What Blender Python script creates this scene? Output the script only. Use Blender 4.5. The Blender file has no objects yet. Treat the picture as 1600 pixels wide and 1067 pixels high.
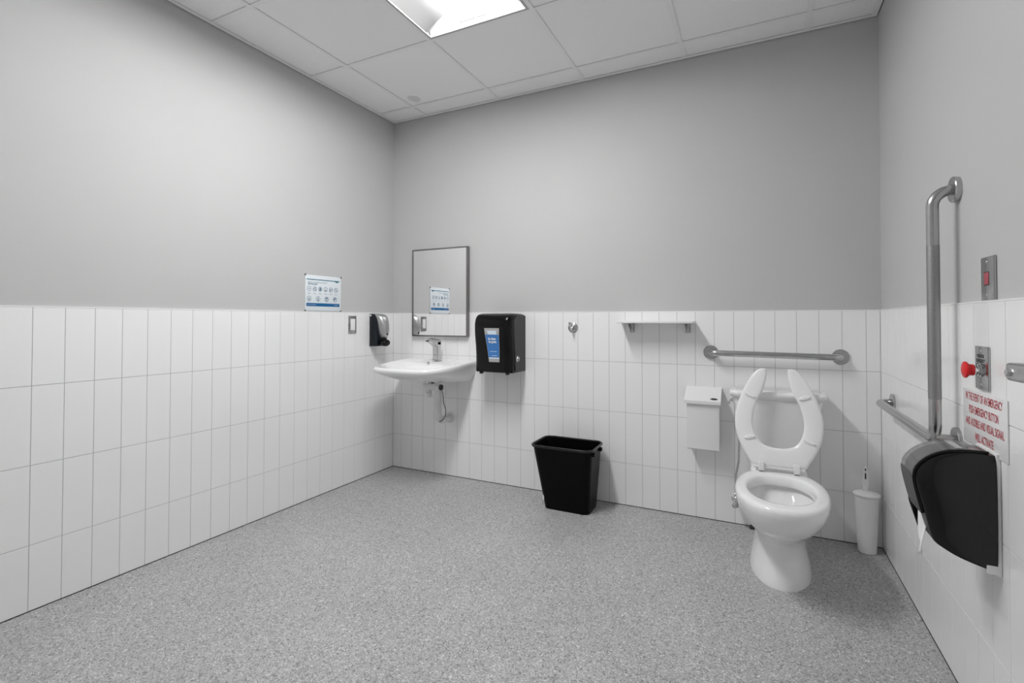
import bpy, bmesh, math, random
from mathutils import Vector, Matrix
random.seed(4)
SC = bpy.context.scene
COL = SC.collection
PI = math.pi

# ------------------------------------------------------------------ camera
cam_d = bpy.data.cameras.new('camera')
cam = bpy.data.objects.new('camera', cam_d); COL.objects.link(cam)
yaw, pitch, roll = .4607, .0165, .0007
c_, s_ = math.cos(yaw), math.sin(yaw)
_r = Vector((c_, s_, 0)); _f = Vector((-s_, c_, 0)); _u = Vector((0, 0, 1))
f2 = math.cos(pitch)*_f + math.sin(pitch)*_u; u2 = -math.sin(pitch)*_f + math.cos(pitch)*_u
r3 = math.cos(roll)*_r + math.sin(roll)*u2; u3 = -math.sin(roll)*_r + math.cos(roll)*u2
m = Matrix((r3, u3, -f2)).transposed().to_4x4(); m.translation = Vector((2.4907, -2.9746, 1.1139))
cam.matrix_world = m
cam_d.sensor_width = 36; cam_d.lens = 36*768.62/1600; cam_d.shift_y = -46.2/1600
cam_d.clip_start = .02
SC.camera = cam

# ------------------------------------------------------------------ world, exposure
w = bpy.data.worlds.new('world'); SC.world = w; w.use_nodes = True
w.node_tree.nodes['Background'].inputs[0].default_value = (.5, .5, .5, 1)
w.node_tree.nodes['Background'].inputs[1].default_value = .0
SC.view_settings.view_transform = 'Standard'; SC.view_settings.look = 'None'
SC.view_settings.exposure = 0.0; SC.view_settings.gamma = 1
SC.view_settings.use_curve_mapping = False
LIGHT = 50.5          # strength of the fluorescent lens in the ceiling light
SC.cycles.max_bounces = 14; SC.cycles.diffuse_bounces = 10

W, T, RH, H, YF = 3.038, 1.1634, .304, 2.6286, -3.32     # room width, top of tiles, tile course, ceiling, front wall

# ------------------------------------------------------------------ materials
def mat(name, col, rough=.5, metal=0, bump=None, emit=None, spec=None, var=None, trans=None, alpha=None, coat=0):
    m = bpy.data.materials.new(name); m.use_nodes = True
    nt = m.node_tree; b = nt.nodes['Principled BSDF']
    b.inputs['Base Color'].default_value = (*col, 1) if len(col) == 3 else col
    b.inputs['Roughness'].default_value = rough; b.inputs['Metallic'].default_value = metal
    if spec is not None: b.inputs['Specular IOR Level'].default_value = spec
    if coat: b.inputs['Coat Weight'].default_value = coat; b.inputs['Coat Roughness'].default_value = .05
    if trans: b.inputs['Transmission Weight'].default_value = trans
    if alpha is not None: b.inputs['Alpha'].default_value = alpha
    if emit:
        b.inputs['Emission Color'].default_value = (1, 1, 1, 1); b.inputs['Emission Strength'].default_value = emit
    tc = nt.nodes.new('ShaderNodeTexCoord')
    if bump:
        sc, st, dist = bump
        n = nt.nodes.new('ShaderNodeTexNoise'); n.inputs['Scale'].default_value = sc; n.inputs['Detail'].default_value = 3
        bp = nt.nodes.new('ShaderNodeBump'); bp.inputs['Strength'].default_value = st; bp.inputs['Distance'].default_value = dist
        nt.links.new(tc.outputs['Object'], n.inputs['Vector']); nt.links.new(n.outputs['Fac'], bp.inputs['Height'])
        nt.links.new(bp.outputs['Normal'], b.inputs['Normal'])
    if var:
        sc, amt = var
        n = nt.nodes.new('ShaderNodeTexNoise'); n.inputs['Scale'].default_value = sc; n.inputs['Detail'].default_value = 4
        r = nt.nodes.new('ShaderNodeValToRGB')
        r.color_ramp.elements[0].position = .3; r.color_ramp.elements[1].position = .7
        r.color_ramp.elements[0].color = (*[c*(1-amt) for c in col], 1)
        r.color_ramp.elements[1].color = (*[min(1, c*(1+amt)) for c in col], 1)
        nt.links.new(tc.outputs['Object'], n.inputs['Vector']); nt.links.new(n.outputs['Fac'], r.inputs['Fac'])
        nt.links.new(r.outputs['Color'], b.inputs['Base Color'])
    return m
def g(v): return (v, v, v)
M = {}
M['paint'] = mat('wall_paint', g(.52), .75, bump=(260, .06, .001), var=(3, .012))
M['tile'] = mat('glazed_tile', g(.87), .13, var=(1.5, .012), bump=(5, .05, .002))
M['grout'] = mat('grout', g(.50), .9, var=(60, .06))
M['trim'] = mat('tile_trim', g(.86), .35)
M['ctile'] = mat('ceiling_tile', g(.93), .95, bump=(420, .25, .0015), var=(220, .03))
M['tee'] = mat('tee_metal', g(.90), .45)
M['porcelain'] = mat('porcelain', g(.86), .08, var=(2, .008), coat=.4)
M['plastic'] = mat('white_plastic', g(.82), .3, var=(8, .01))
M['seat'] = mat('seat_plastic', g(.84), .22, var=(6, .01))
M['steel'] = mat('brushed_steel', g(.50), .24, 1, bump=(300, .04, .0005), var=(40, .05))
M['steel_rough'] = mat('peened_steel', g(.36), .5, 1, bump=(900, .5, .0006), var=(400, .08))
M['chrome'] = mat('chrome', g(.75), .07, 1)
M['chrome_dull'] = mat('satin_chrome', g(.62), .2, 1)
M['mirror'] = mat('mirror_glass', g(.93), .0, 1)
M['frame'] = mat('mirror_frame_steel', (.27, .26, .26), .35, 1)
M['black'] = mat('black_gloss_plastic', g(.003), .16, spec=.28)
M['smoked'] = mat('smoked_dark_plastic', g(.004), .10, spec=.45)
M['black_side'] = mat('charcoal_plastic', g(.05), .42, spec=.3)
M['bin'] = mat('bin_black_plastic', g(.0022), .36, bump=(500, .12, .0004), spec=.12)
M['bin_rim'] = mat('bin_rim_plastic', g(.006), .25, spec=.5)
M['navy'] = mat('blue_black_plastic', (.004, .007, .012), .28, spec=.3)
M['silver'] = mat('silver_cover', g(.46), .42, .8, var=(60, .04))
M['smoke_front'] = mat('smoked_clear_front', g(.20), .12, alpha=.55)
M['dark'] = mat('dark_rubber', g(.02), .6)
M['whitebox'] = mat('white_enamel', g(.78), .4, var=(4, .01))
M['white_p'] = mat('poster_paper', (.74, .79, .82), .22)
M['blue'] = mat('poster_blue', (.0, .11, .30), .3)
M['teal'] = mat('poster_teal', (.01, .14, .22), .3)
M['ink'] = mat('ink', (.15, .22, .30), .5)
M['ink_light'] = mat('pale_ink', (.42, .46, .5), .5)
M['label_blue'] = mat('label_blue', (.045, .19, .50), .3)
M['label_grey'] = mat('label_grey', g(.38), .3)
M['label_pale'] = mat('label_pale', (.62, .72, .82), .3)
M['red'] = mat('red_plastic', (.70, .008, .012), .3)
M['red_lens'] = mat('red_lens', (.40, .06, .085), .3)
M['red_ink'] = mat('red_ink', (.50, .012, .03), .4)
M['signw'] = mat('white_sign', g(.78), .25)
M['slit'] = mat('black_ink', g(.03), .5)
M['tissue'] = mat('paper_towel', g(.88), .9, bump=(300, .2, .0008))
M['pvc'] = mat('white_trap_cover', g(.72), .45, var=(15, .03))
M['lens'] = mat('lamp_lens', g(.9), .5, emit=LIGHT)
M['reflector'] = mat('white_reflector', g(.50), .45)
M['dimmed'] = mat('dimmed_side_reflector', g(.21), .4)  # white side reflectors: their weaker brightness is put into a darker colour
M['seam'] = mat('vinyl_seam', g(.19), .6)
M['water'] = mat('water', g(.95), .02, trans=.9)
M['door'] = mat('door_paint', g(.30), .5)

# ceiling tile with a water stain, and floor: multi-material nodes
def stain_mat(name, cx, cy, rx, ry, amt):
    m = mat(name, g(.93), .95, bump=(420, .25, .0015)); nt = m.node_tree; b = nt.nodes['Principled BSDF']
    geo = nt.nodes.new('ShaderNodeNewGeometry'); nz = nt.nodes.new('ShaderNodeTexNoise'); nz.inputs['Scale'].default_value = 22
    mp = nt.nodes.new('ShaderNodeMapping'); mp.inputs['Location'].default_value = (-cx/rx, -cy/ry, 0)
    mp.inputs['Scale'].default_value = (1/rx, 1/ry, 0)
    ln = nt.nodes.new('ShaderNodeVectorMath'); ln.operation = 'LENGTH'
    ad = nt.nodes.new('ShaderNodeMath'); ad.operation = 'ADD'
    sb = nt.nodes.new('ShaderNodeMath'); sb.operation = 'MULTIPLY'; sb.inputs[1].default_value = .9
    r = nt.nodes.new('ShaderNodeValToRGB')
    r.color_ramp.elements[0].position = .85; r.color_ramp.elements[0].color = (*g(.93-amt), 1)
    r.color_ramp.elements[1].position = 1.5; r.color_ramp.elements[1].color = (*g(.93), 1)
    r.color_ramp.elements.new(1.25/1.5*1.0).color = (*g(.93-amt*1.3), 1)
    nt.links.new(geo.outputs['Position'], mp.inputs['Vector']); nt.links.new(mp.outputs[0], ln.inputs[0])
    nt.links.new(geo.outputs['Position'], nz.inputs['Vector']); nt.links.new(nz.outputs['Fac'], sb.inputs[0])
    nt.links.new(ln.outputs['Value'], ad.inputs[0]); nt.links.new(sb.outputs[0], ad.inputs[1])
    dv = nt.nodes.new('ShaderNodeMath'); dv.operation = 'MULTIPLY'; dv.inputs[1].default_value = .6
    nt.links.new(ad.outputs[0], dv.inputs[0]); nt.links.new(dv.outputs[0], r.inputs['Fac'])
    r.color_ramp.elements[0].position = .55; r.color_ramp.elements[1].position = .78; r.color_ramp.elements[2].position = .90
    r.color_ramp.elements[1].color = (*g(.93-amt*1.25), 1); r.color_ramp.elements[2].color = (*g(.93), 1)
    nt.links.new(r.outputs['Color'], b.inputs['Base Color'])
    return m
M['stain_a'] = stain_mat('stained_ceiling_tile', .395, -.265, .045, .05, .16)
M['stain_b'] = stain_mat('faint_stained_ceiling_tile', 1.05, -.165, .12, .02, .06)

def floor_mat():
    m = bpy.data.materials.new('speckled_vinyl'); m.use_nodes = True; nt = m.node_tree; b = nt.nodes['Principled BSDF']
    tc = nt.nodes.new('ShaderNodeTexCoord')
    v = nt.nodes.new('ShaderNodeTexVoronoi'); v.inputs['Scale'].default_value = 330
    v2 = nt.nodes.new('ShaderNodeTexVoronoi'); v2.inputs['Scale'].default_value = 165
    n = nt.nodes.new('ShaderNodeTexNoise'); n.inputs['Scale'].default_value = 2.2; n.inputs['Detail'].default_value = 6
    for x in (v, v2, n): nt.links.new(tc.outputs['Object'], x.inputs['Vector'])
    s = nt.nodes.new('ShaderNodeSeparateColor'); s2 = nt.nodes.new('ShaderNodeSeparateColor')
    nt.links.new(v.outputs['Color'], s.inputs[0]); nt.links.new(v2.outputs['Color'], s2.inputs[0])
    def ramp(src, pts):
        r = nt.nodes.new('ShaderNodeValToRGB'); r.color_ramp.interpolation = 'LINEAR'
        e = r.color_ramp.elements
        e[0].position, e[0].color = pts[0][0], (*g(pts[0][1]), 1); e[1].position, e[1].color = pts[-1][0], (*g(pts[-1][1]), 1)
        for p, c in pts[1:-1]: e.new(p).color = (*g(c), 1)
        nt.links.new(src, r.inputs['Fac']); return r
    a = ramp(s.outputs[0], [(0, .17), (.12, .26), (.25, .37), (.75, .435), (.9, .51), (1, .64)])
    c = ramp(s2.outputs[1], [(0, .62), (.06, .66), (.12, .96), (.88, 1.04), (.95, 1.3), (1, 1.4)])
    d = ramp(n.outputs['Fac'], [(.3, .94), (.7, 1.05)])
    def mul(x, y):
        k = nt.nodes.new('ShaderNodeMix'); k.data_type = 'RGBA'; k.blend_type = 'MULTIPLY'; k.inputs[0].default_value = 1
        nt.links.new(x, k.inputs[6]); nt.links.new(y, k.inputs[7]); return k.outputs[2]
    o = mul(mul(a.outputs[0], c.outputs[0]), d.outputs[0])
    nt.links.new(o, b.inputs['Base Color'])
    b.inputs['Roughness'].default_value = .42; b.inputs['Specular IOR Level'].default_value = .4
    bp = nt.nodes.new('ShaderNodeBump'); bp.inputs['Strength'].default_value = .12; bp.inputs['Distance'].default_value = .0006
    nt.links.new(s.outputs[1], bp.inputs['Height']); nt.links.new(bp.outputs[0], b.inputs['Normal'])
    return m
M['floor'] = floor_mat()

# ------------------------------------------------------------------ helpers
def thing(name, label, cat, loc, group=None):
    o = bpy.data.objects.new(name, None); COL.objects.link(o); o.location = loc
    o.empty_display_size = .05
    o['label'] = label; o['category'] = cat
    if group: o['group'] = group
    return o
def origin(p):
    v = Vector((0, 0, 0))
    while p is not None:
        v += p.location; p = p.parent
    return v
def obj(name, bm, m, parent=None, smooth=True, angle=40, label=None, recalc=True):
    """bm is in room coordinates; the object is stored relative to its parent's base."""
    if recalc: bmesh.ops.recalc_face_normals(bm, faces=bm.faces[:])
    v = origin(parent)
    if v.length: bmesh.ops.translate(bm, vec=-v, verts=bm.verts[:])
    me = bpy.data.meshes.new(name); bm.to_mesh(me); bm.free()
    me.materials.append(m)
    if smooth: me.polygons.foreach_set('use_smooth', [True]*len(me.polygons)); me.set_sharp_from_angle(angle=math.radians(angle))
    o = bpy.data.objects.new(name, me); COL.objects.link(o)
    if parent is not None: o.parent = parent
    if label: o['label'] = label
    return o
def struct(name, bm, m, parent=None, **k):
    o = obj(name, bm, m, parent, **k)
    if parent is None: o['kind'] = 'structure'
    return o
def box(bm, x0, x1, y0, y1, z0, z1, bev=0, seg=2):
    vs = [bm.verts.new(p) for p in ((x0, y0, z0), (x1, y0, z0), (x1, y1, z0), (x0, y1, z0), (x0, y0, z1), (x1, y0, z1), (x1, y1, z1), (x0, y1, z1))]
    fs = [bm.faces.new([vs[i] for i in q]) for q in ((0, 3, 2, 1), (4, 5, 6, 7), (0, 1, 5, 4), (1, 2, 6, 5), (2, 3, 7, 6), (3, 0, 4, 7))]
    if bev:
        es = list({e for f in fs for e in f.edges})
        bmesh.ops.bevel(bm, geom=es, offset=bev, segments=seg, affect='EDGES', profile=.5)
    return bm
def nbox(*a, **k): return box(bmesh.new(), *a, **k)
def loft(bm, rings, cap0=True, cap1=True, closed=True):
    R = [[bm.verts.new(p) for p in r] for r in rings]
    n = len(R[0])
    for a, b in zip(R, R[1:]):
        for i in range(n if closed else n-1):
            j = (i+1) % n
            bm.faces.new((a[i], a[j], b[j], b[i]))
    if cap0: bm.faces.new(R[0][::-1])
    if cap1: bm.faces.new(R[-1])
    return bm
def fillet(pts, r, n=6):
    P = [Vector(p) for p in pts]; out = [P[0]]
    for a, b, c in zip(P, P[1:], P[2:]):
        d1 = (a-b).normalized(); d2 = (c-b).normalized()
        ang = d1.angle(d2)
        if ang > 3.1: out.append(b); continue
        t = min(r/math.tan(ang/2), (a-b).length*.49 if a is not P[0] else (a-b).length*.95, (c-b).length*.49 if c is not P[-1] else (c-b).length*.95)
        rr = t*math.tan(ang/2); ctr = b + (d1+d2).normalized()*(rr/math.sin(ang/2))
        p0 = b+d1*t; p1 = b+d2*t; v0 = p0-ctr; v1 = p1-ctr; th = v0.angle(v1); ax = v0.cross(v1).normalized()
        for k in range(n+1): out.append(ctr + Matrix.Rotation(th*k/n, 3, ax) @ v0)
    out.append(P[-1]); return out
def tube(bm, pts, r, seg=16, cap=True):
    P = [Vector(p) for p in pts]; rings = []
    t = (P[1]-P[0]).normalized(); nrm = t.orthogonal().normalized()
    for i, p in enumerate(P):
        if i == 0: tt = (P[1]-P[0]).normalized()
        elif i == len(P)-1: tt = (P[-1]-P[-2]).normalized()
        else: tt = ((P[i+1]-p).normalized()+(p-P[i-1]).normalized()).normalized()
        q = t.rotation_difference(tt); nrm = (q @ nrm); nrm = (nrm - tt*nrm.dot(tt)).normalized(); t = tt
        b = tt.cross(nrm); rad = r[i] if isinstance(r, (list, tuple)) else r
        rings.append([p + (nrm*math.cos(2*PI*k/seg)+b*math.sin(2*PI*k/seg))*rad for k in range(seg)])
    return loft(bm, rings, cap, cap)
def lathe(bm, prof, base, axis, seg=32, cap=True):
    """prof: (radius, height along axis)"""
    ax = Vector(axis).normalized(); n = ax.orthogonal().normalized(); b = ax.cross(n); o = Vector(base)
    return loft(bm, [[o+ax*h+(n*math.cos(2*PI*k/seg)+b*math.sin(2*PI*k/seg))*max(r, 1e-5) for k in range(seg)] for r, h in prof], cap, cap)
def prism(bm, pts, f, a0, a1, bev=0, seg=2):
    """pts 2D outline, f(u,v,w)->xyz, extruded w from a0 to a1"""
    A = [bm.verts.new(f(u, v, a0)) for u, v in pts]; B = [bm.verts.new(f(u, v, a1)) for u, v in pts]
    n = len(pts); fa = bm.faces.new(A[::-1]); fb = bm.faces.new(B)
    for i in range(n): bm.faces.new((A[i], A[(i+1) % n], B[(i+1) % n], B[i]))
    if bev:
        es = list(fa.edges)+list(fb.edges)
        bmesh.ops.bevel(bm, geom=es, offset=bev, segments=seg, affect='EDGES', profile=.5)
    return bm
def rrect(cx, cy, hx, hy, r, n=6):
    out = []
    for sx, sy, a in ((1, 1, 0), (-1, 1, 90), (-1, -1, 180), (1, -1, 270)):
        for k in range(n+1):
            t = math.radians(a+90*k/n)
            out.append((cx+sx*(hx-r)+r*math.cos(t), cy+sy*(hy-r)+r*math.sin(t)))
    return out
def catmull(P, n=6, closed=False):
    out = []; m = len(P)
    rng = range(m if closed else m-1)
    for i in rng:
        p0 = P[(i-1) % m] if closed or i > 0 else P[i]; p1 = P[i]; p2 = P[(i+1) % m]; p3 = P[(i+2) % m] if closed or i < m-2 else P[i+1]
        for k in range(n):
            t = k/n
            out.append(tuple(.5*((2*b)+(-a+c)*t+(2*a-5*b+4*c-d)*t*t+(-a+3*b-3*c+d)*t**3) for a, b, c, d in zip(p0, p1, p2, p3)))
    if not closed: out.append(tuple(P[-1]))
    return out
# frames for flat work on the walls: u = reading direction, v = up, w = out of the wall
BACK = lambda u, v, w: (u, -w, v)
RIGHT = lambda u, v, w: (W-w, -u, v)      # u = distance from the back wall
LEFT = lambda u, v, w: (w, u, v)          # u = Y
def sheet(bm, F, u0, u1, v0, v1, w0, w1, bev=0): return prism(bm, [(u0, v0), (u1, v0), (u1, v1), (u0, v1)], F, w0, w1, bev)
def disc(bm, F, u, v, r, w0, w1, seg=16): return prism(bm, [(u+r*math.cos(2*PI*k/seg), v+r*math.sin(2*PI*k/seg)) for k in range(seg)], F, w0, w1)
def text(body, size, F, u, v, w, m, parent, width=None, bold=0., name='lettering', align='CENTER'):
    cu = bpy.data.curves.new('t', 'FONT'); cu.body = body; cu.size = size; cu.align_x = align; cu.align_y = 'CENTER'
    cu.offset = bold; cu.resolution_u = 3
    o = bpy.data.objects.new('t', cu); COL.objects.link(o)
    bpy.context.view_layer.update()
    me = bpy.data.meshes.new_from_object(o.evaluated_get(bpy.context.evaluated_depsgraph_get()))
    bpy.data.objects.remove(o); bm = bmesh.new(); bm.from_mesh(me); bpy.data.meshes.remove(me)
    xs = [q.co.x for q in bm.verts]; sx = width/(max(xs)-min(xs)) if width else 1
    for q in bm.verts: q.co = Vector(F(u+q.co.x*sx, v+q.co.y, w))
    return obj(name, bm, m, parent, smooth=False, recalc=False)

# ================================================================== STRUCTURE
fl = struct('floor', nbox(-.1, W+.1, YF-.1, .1, -.06, 0), M['floor'], smooth=False)
struct('seam', nbox(1.5985, 1.5997, YF, 0, 0, .00025), M['seam'], fl, smooth=False)
wb = struct('wall_back', nbox(-.1, W+.1, .006, .1, 0, H+.2), M['paint'], smooth=False)
wl = struct('wall_left', nbox(-.1, -.006, YF, .006, 0, H+.2), M['paint'], smooth=False)
wr = struct('wall_right', nbox(W+.006, W+.1, YF, .006, 0, H+.2), M['paint'], smooth=False)
wf = struct('wall_front', nbox(-.1, W+.1, YF-.1, YF, 0, H+.2), M['paint'], smooth=False)
# grout beds and the slim white edge trim on top of the tiling
struct('grout', nbox(-.006, W+.006, .0014, .0062, 0, T-.001), M['grout'], wb, smooth=False)
struct('grout', nbox(-.0062, -.0014, YF, .0014, 0, T-.001), M['grout'], wl, smooth=False)
struct('grout', nbox(W+.0014, W+.0062, YF, .0014, 0, T-.001), M['grout'], wr, smooth=False)
struct('trim_1', nbox(-.006, W+.006, -.0008, .006, T-.001, T+.003), M['trim'], smooth=False)
struct('trim_2', nbox(-.006, .0008, YF, -.0008, T-.001, T+.003), M['trim'], smooth=False)
struct('trim_3', nbox(W-.0008, W+.006, YF, -.0008, T-.001, T+.003), M['trim'], smooth=False)
# dark sealant bead where tiles meet the floor
struct('sealant', nbox(0, W, -.0012, .001, 0, .003), M['dark'], wb, smooth=False)
struct('sealant', nbox(-.001, .0012, YF, 0, 0, .003), M['dark'], wl, smooth=False)
struct('sealant', nbox(W-.0012, W+.001, YF, 0, 0, .003), M['dark'], wr, smooth=False)

G = .0011   # half joint
tile_mesh = {}
def tile_me(w_, h_):
    k = (round(w_, 4), round(h_, 4))
    if k in tile_mesh: return tile_mesh[k]
    a, b, c = w_/2-G, h_/2-G, .0011
    bm = bmesh.new()
    def ring(dx, y): return [(-a+dx, y, -b+dx), (a-dx, y, -b+dx), (a-dx, y, b-dx), (-a+dx, y, b-dx)]
    loft(bm, [ring(0, .0016), ring(0, .0005), ring(.0004, .0001), ring(c, 0)], False, True)
    bmesh.ops.recalc_face_normals(bm, faces=bm.faces[:])
    for f in bm.faces:
        if len(f.verts) == 4 and abs(f.normal.y) > .99 and f.normal.y > 0: bmesh.ops.reverse_faces(bm, faces=bm.faces[:]); break
    me = bpy.data.meshes.new('wall_tile'); bm.to_mesh(me); bm.free(); me.materials.append(M['tile'])
    tile_mesh[k] = me; return me
def place_tile(par, w_, z0, z1, x, y, rz):
    o = bpy.data.objects.new('wall_tile', tile_me(w_, z1-z0)); COL.objects.link(o)
    o.location = (x, y, (z0+z1)/2); o.parent = par
    o.rotation_euler = (random.gauss(0, .0003), 0, rz+random.gauss(0, .0006))
rows = [(0.002, T-3*RH), (T-3*RH, T-2*RH), (T-2*RH, T-RH), (T-RH, T)]
def edges(a, b, first):
    e = [a]; x = first
    while x < b-.004: e.append(x); x += .1
    e.append(b); return e
for a, b in zip(eb := edges(0, W, .0801), eb[1:]):
    for z0, z1 in rows: place_tile(wb, b-a, z0, z1, (a+b)/2, 0, 0)
for a, b in zip(el := edges(0, -YF, .0999), el[1:]):
    for z0, z1 in rows: place_tile(wl, b-a, z0, z1, 0, -(a+b)/2, PI/2)
for a, b in zip(er := edges(0, -YF, .0555), er[1:]):
    for z0, z1 in rows: place_tile(wr, b-a, z0, z1, W, -(a+b)/2, -PI/2)

# ------------------------------------------------------------------ suspended ceiling
ceil = struct('ceiling', nbox(-.1, W+.1, YF-.1, .1, H+.2, H+.26), M['ctile'], smooth=False)
GX = [.3063+.6075*i for i in range(5)]; GY = [-.1739-.6175*j for j in range(6)]
GY[1] = -.7999; GY[2] = -1.4258; GY[3] = -2.0517; GY[4] = -2.67; GY.pop()
xs = [0]+GX+[W]; ys = [0]+GY+[YF]
TW = .012
for i, x in enumerate(GX):
    o = struct('main_tee', nbox(x-TW, x+TW, YF, 0, H, H+.0012), M['tee'], ceil, smooth=False)
for j, y in enumerate(GY):
    for a, b in zip(xs, xs[1:]):
        if j == 2 and abs(a-GX[1]) < .01: continue
        struct('cross_tee', nbox(a+(TW if a else 0), b-(TW if b < W else 0), y-TW, y+TW, H+.0002, H+.0012), M['tee'], ceil, smooth=False)
for a in ((0, W, -.022, 0), (0, .022, YF, -.022), (W-.022, W, YF, -.022), (.022, W-.022, YF, YF+.022)):
    struct('wall_angle', nbox(*a, H-.0012, H), M['tee'], ceil, smooth=False)
for i, (a, b) in enumerate(zip(xs, xs[1:])):
    for j, (y1, y0) in enumerate(zip(ys, ys[1:])):
        if i == 2 and j in (2, 3): continue
        m_ = M['stain_a'] if (i, j) in ((1, 1), (0, 1)) else M['stain_b'] if (i, j) in ((2, 1), (2, 0)) else M['ctile']
        o = struct('ceiling_tile', nbox(a+.003, b-.003, y0+.003, y1-.003, H+.0042, H+.02, bev=.002, seg=1), m_, ceil, smooth=False)
        if m_ is M['stain_a'] and i == 1: o['label'] = 'stained ceiling tile'

# recessed ceiling light
lx0, lx1, ly0, ly1 = GX[1]+.013, GX[2]-.013, GY[3]+.013, GY[1]-.013
lt = thing('ceiling_light', 'recessed white fluorescent ceiling light with bright central lens', 'ceiling light', ((lx0+lx1)/2, (ly0+ly1)/2, H))
D = .095; cx = (lx0+lx1)/2
bm = bmesh.new()   # housing above the reflector
loft(bm, [[(lx0, ly0, H+.002), (lx1, ly0, H+.002), (lx1, ly1, H+.002), (lx0, ly1, H+.002)], [(lx0, ly0, H+D+.02), (lx1, ly0, H+D+.02), (lx1, ly1, H+D+.02), (lx0, ly1, H+D+.02)]], False, True)
obj('housing', bm, M['reflector'], lt, smooth=False)
bm = bmesh.new()   # rim
for q in ((lx0, lx1, ly0, ly0+.014), (lx0, lx1, ly1-.014, ly1), (lx0, lx0+.012, ly0+.014, ly1-.014), (lx1-.012, lx1, ly0+.014, ly1-.014)): box(bm, *q, H-.001, H+.004)
obj('frame', bm, M['reflector'], lt, smooth=False)
for s in (-1, 1):  # curved side reflectors
    bm = bmesh.new(); prof = []
    for k in range(9):
        t = k/8; u = .285*(1-t)+.105*t; z = H+.004+.085*math.sin(t*PI/2)*(1-.25*t*t)
        prof.append((cx+s*u, z))
    loft(bm, [[(x, ly0+.05, z) for x, z in prof], [(x, ly1-.05, z) for x, z in prof]], False, False, closed=False)
    obj('reflector', bm, M['dimmed'], lt)
for y0_, y1_ in ((ly0+.012, ly0+.06), (ly1-.012, ly1-.06)):   # sloped end plates
    bm = bmesh.new(); vs = [bm.verts.new(p) for p in ((lx0+.01, y0_, H+.004), (lx1-.01, y0_, H+.004), (lx1-.01, y1_, H+.09), (lx0+.01, y1_, H+.09))]; bm.faces.new(vs)
    obj('end_plate', bm, M['reflector'], lt, smooth=False)
bm = bmesh.new(); prof = [(cx+.115*math.cos(PI*k/10), H+.05-.035*math.sin(PI*k/10)) for k in range(11)]
loft(bm, [[(x, ly0+.055, z) for x, z in prof], [(x, ly1-.055, z) for x, z in prof]], False, False, closed=False)
obj('lens', bm, M['lens'], lt)
for yy in (ly0+.05, ly1-.05):
    obj('lens_clip', nbox(cx-.075, cx+.075, yy-.004, yy+.004, H+.006, H+.020), M['label_grey'], lt, smooth=False)

# ================================================================== TOILET
TX = 2.58
to = thing('toilet', 'white porcelain floor standing toilet with its seat raised', 'toilet', (TX, -.45, 0))
rim = [(0, -.33), (.07, -.331), (.112, -.345), (.145, -.39), (.168, -.46), (.178, -.55), (.174, -.64), (.152, -.74), (.108, -.815), (.055, -.853), (0, -.863)]
def outline(hw, yb, yf, sq=0.):
    """egg outline scaled from the rim; sq blends towards a plain ellipse"""
    half = catmull(rim, 4); out = []
    for (x, y) in half:
        t = (y+.33)/(-.863+.33)
        e = math.sqrt(max(0, 1-(2*t-1)**2))
        xx = x/.178*(1-sq)+e*sq
        out.append((xx*hw, yb+(yf-yb)*t))
    full = [(TX+x, y) for x, y in out]+[(TX-x, y) for x, y in out[-2:0:-1]]
    return full
def ring(z, hw, yb, yf, sq=0): return [(x, y, z) for x, y in outline(hw, yb, yf, sq)]
bm = bmesh.new()
loft(bm, [ring(0, .124, -.17, -.652, .75), ring(.012, .124, -.17, -.652, .75), ring(.05, .117, -.175, -.640, .75), ring(.10, .106, -.18, -.622, .75), ring(.15, .101, -.185, -.617, .75),
    ring(.185, .104, -.19, -.635, .7), ring(.215, .118, -.20, -.684, .55), ring(.245, .137, -.22, -.745, .4), ring(.28, .156, -.25, -.802, .25), ring(.32, .169, -.29, -.841, .1), ring(.36, .1765, -.32, -.859, 0),
    ring(.382, .178, -.33, -.863), ring(.394, .175, -.333, -.859), ring(.400, .168, -.338, -.851), ring(.402, .158, -.348, -.838),
    ring(.401, .140, -.385, -.800, .3), ring(.398, .133, -.396, -.785, .4), ring(.390, .128, -.404, -.776, .5), ring(.362, .125, -.408, -.772, .5), ring(.356, .127, -.406, -.774, .5), ring(.356, .150, -.385, -.797, .5), ring(.34, .148, -.388, -.79, .5), ring(.30, .124, -.415, -.75, .5), ring(.28, .105, -.44, -.72, .6), ring(.24, .08, -.47, -.66, .8), ring(.19, .05, -.49, -.61, 1), ring(.15, .03, -.52, -.58, 1)])
# deck at the back that carries the tank, and the foot of the trapway
loft(bm, [[(x, y, z) for x, y in rrect(TX, -.185, hw, hy, .045)] for z, hw, hy in ((.30, .08, .13), (.33, .105, .148), (.372, .118, .158), (.392, .12, .16), (.400, .116, .156))])
obj('bowl', bm, M['porcelain'], to, angle=60)
bm = bmesh.new(); loft(bm, [[(x, y, .245) for x, y in outline(.083, -.468, -.665, .8)]], True, False) if False else prism(bm, [(x, y) for x, y in outline(.0815, -.469, -.662, .8)], lambda u, v, w_: (u, v, w_), .2435, .2445)
obj('water', bm, M['water'], to, smooth=False)
def tank_ring(z, hw, yb, yf, bow):
    out = []
    base = rrect(0, 0, hw, (yb-yf)/2, .035, 5)
    for x, y in base:
        yy = y+(yb+yf)/2
        if y < 0: yy -= bow*max(0, 1-(x/hw)**4)
        out.append((TX+x, yy, z))
    return out
tk = obj('tank', loft(bmesh.new(), [tank_ring(z, hw, -.02, yf, b) for z, hw, yf, b in ((.398, .110, -.155, .012), (.405, .126, -.165, .016), (.44, .145, -.175, .018), (.55, .172, -.182, .02), (.70, .196, -.188, .02), (.714, .197, -.188, .02))]), M['porcelain'], to)
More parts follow.
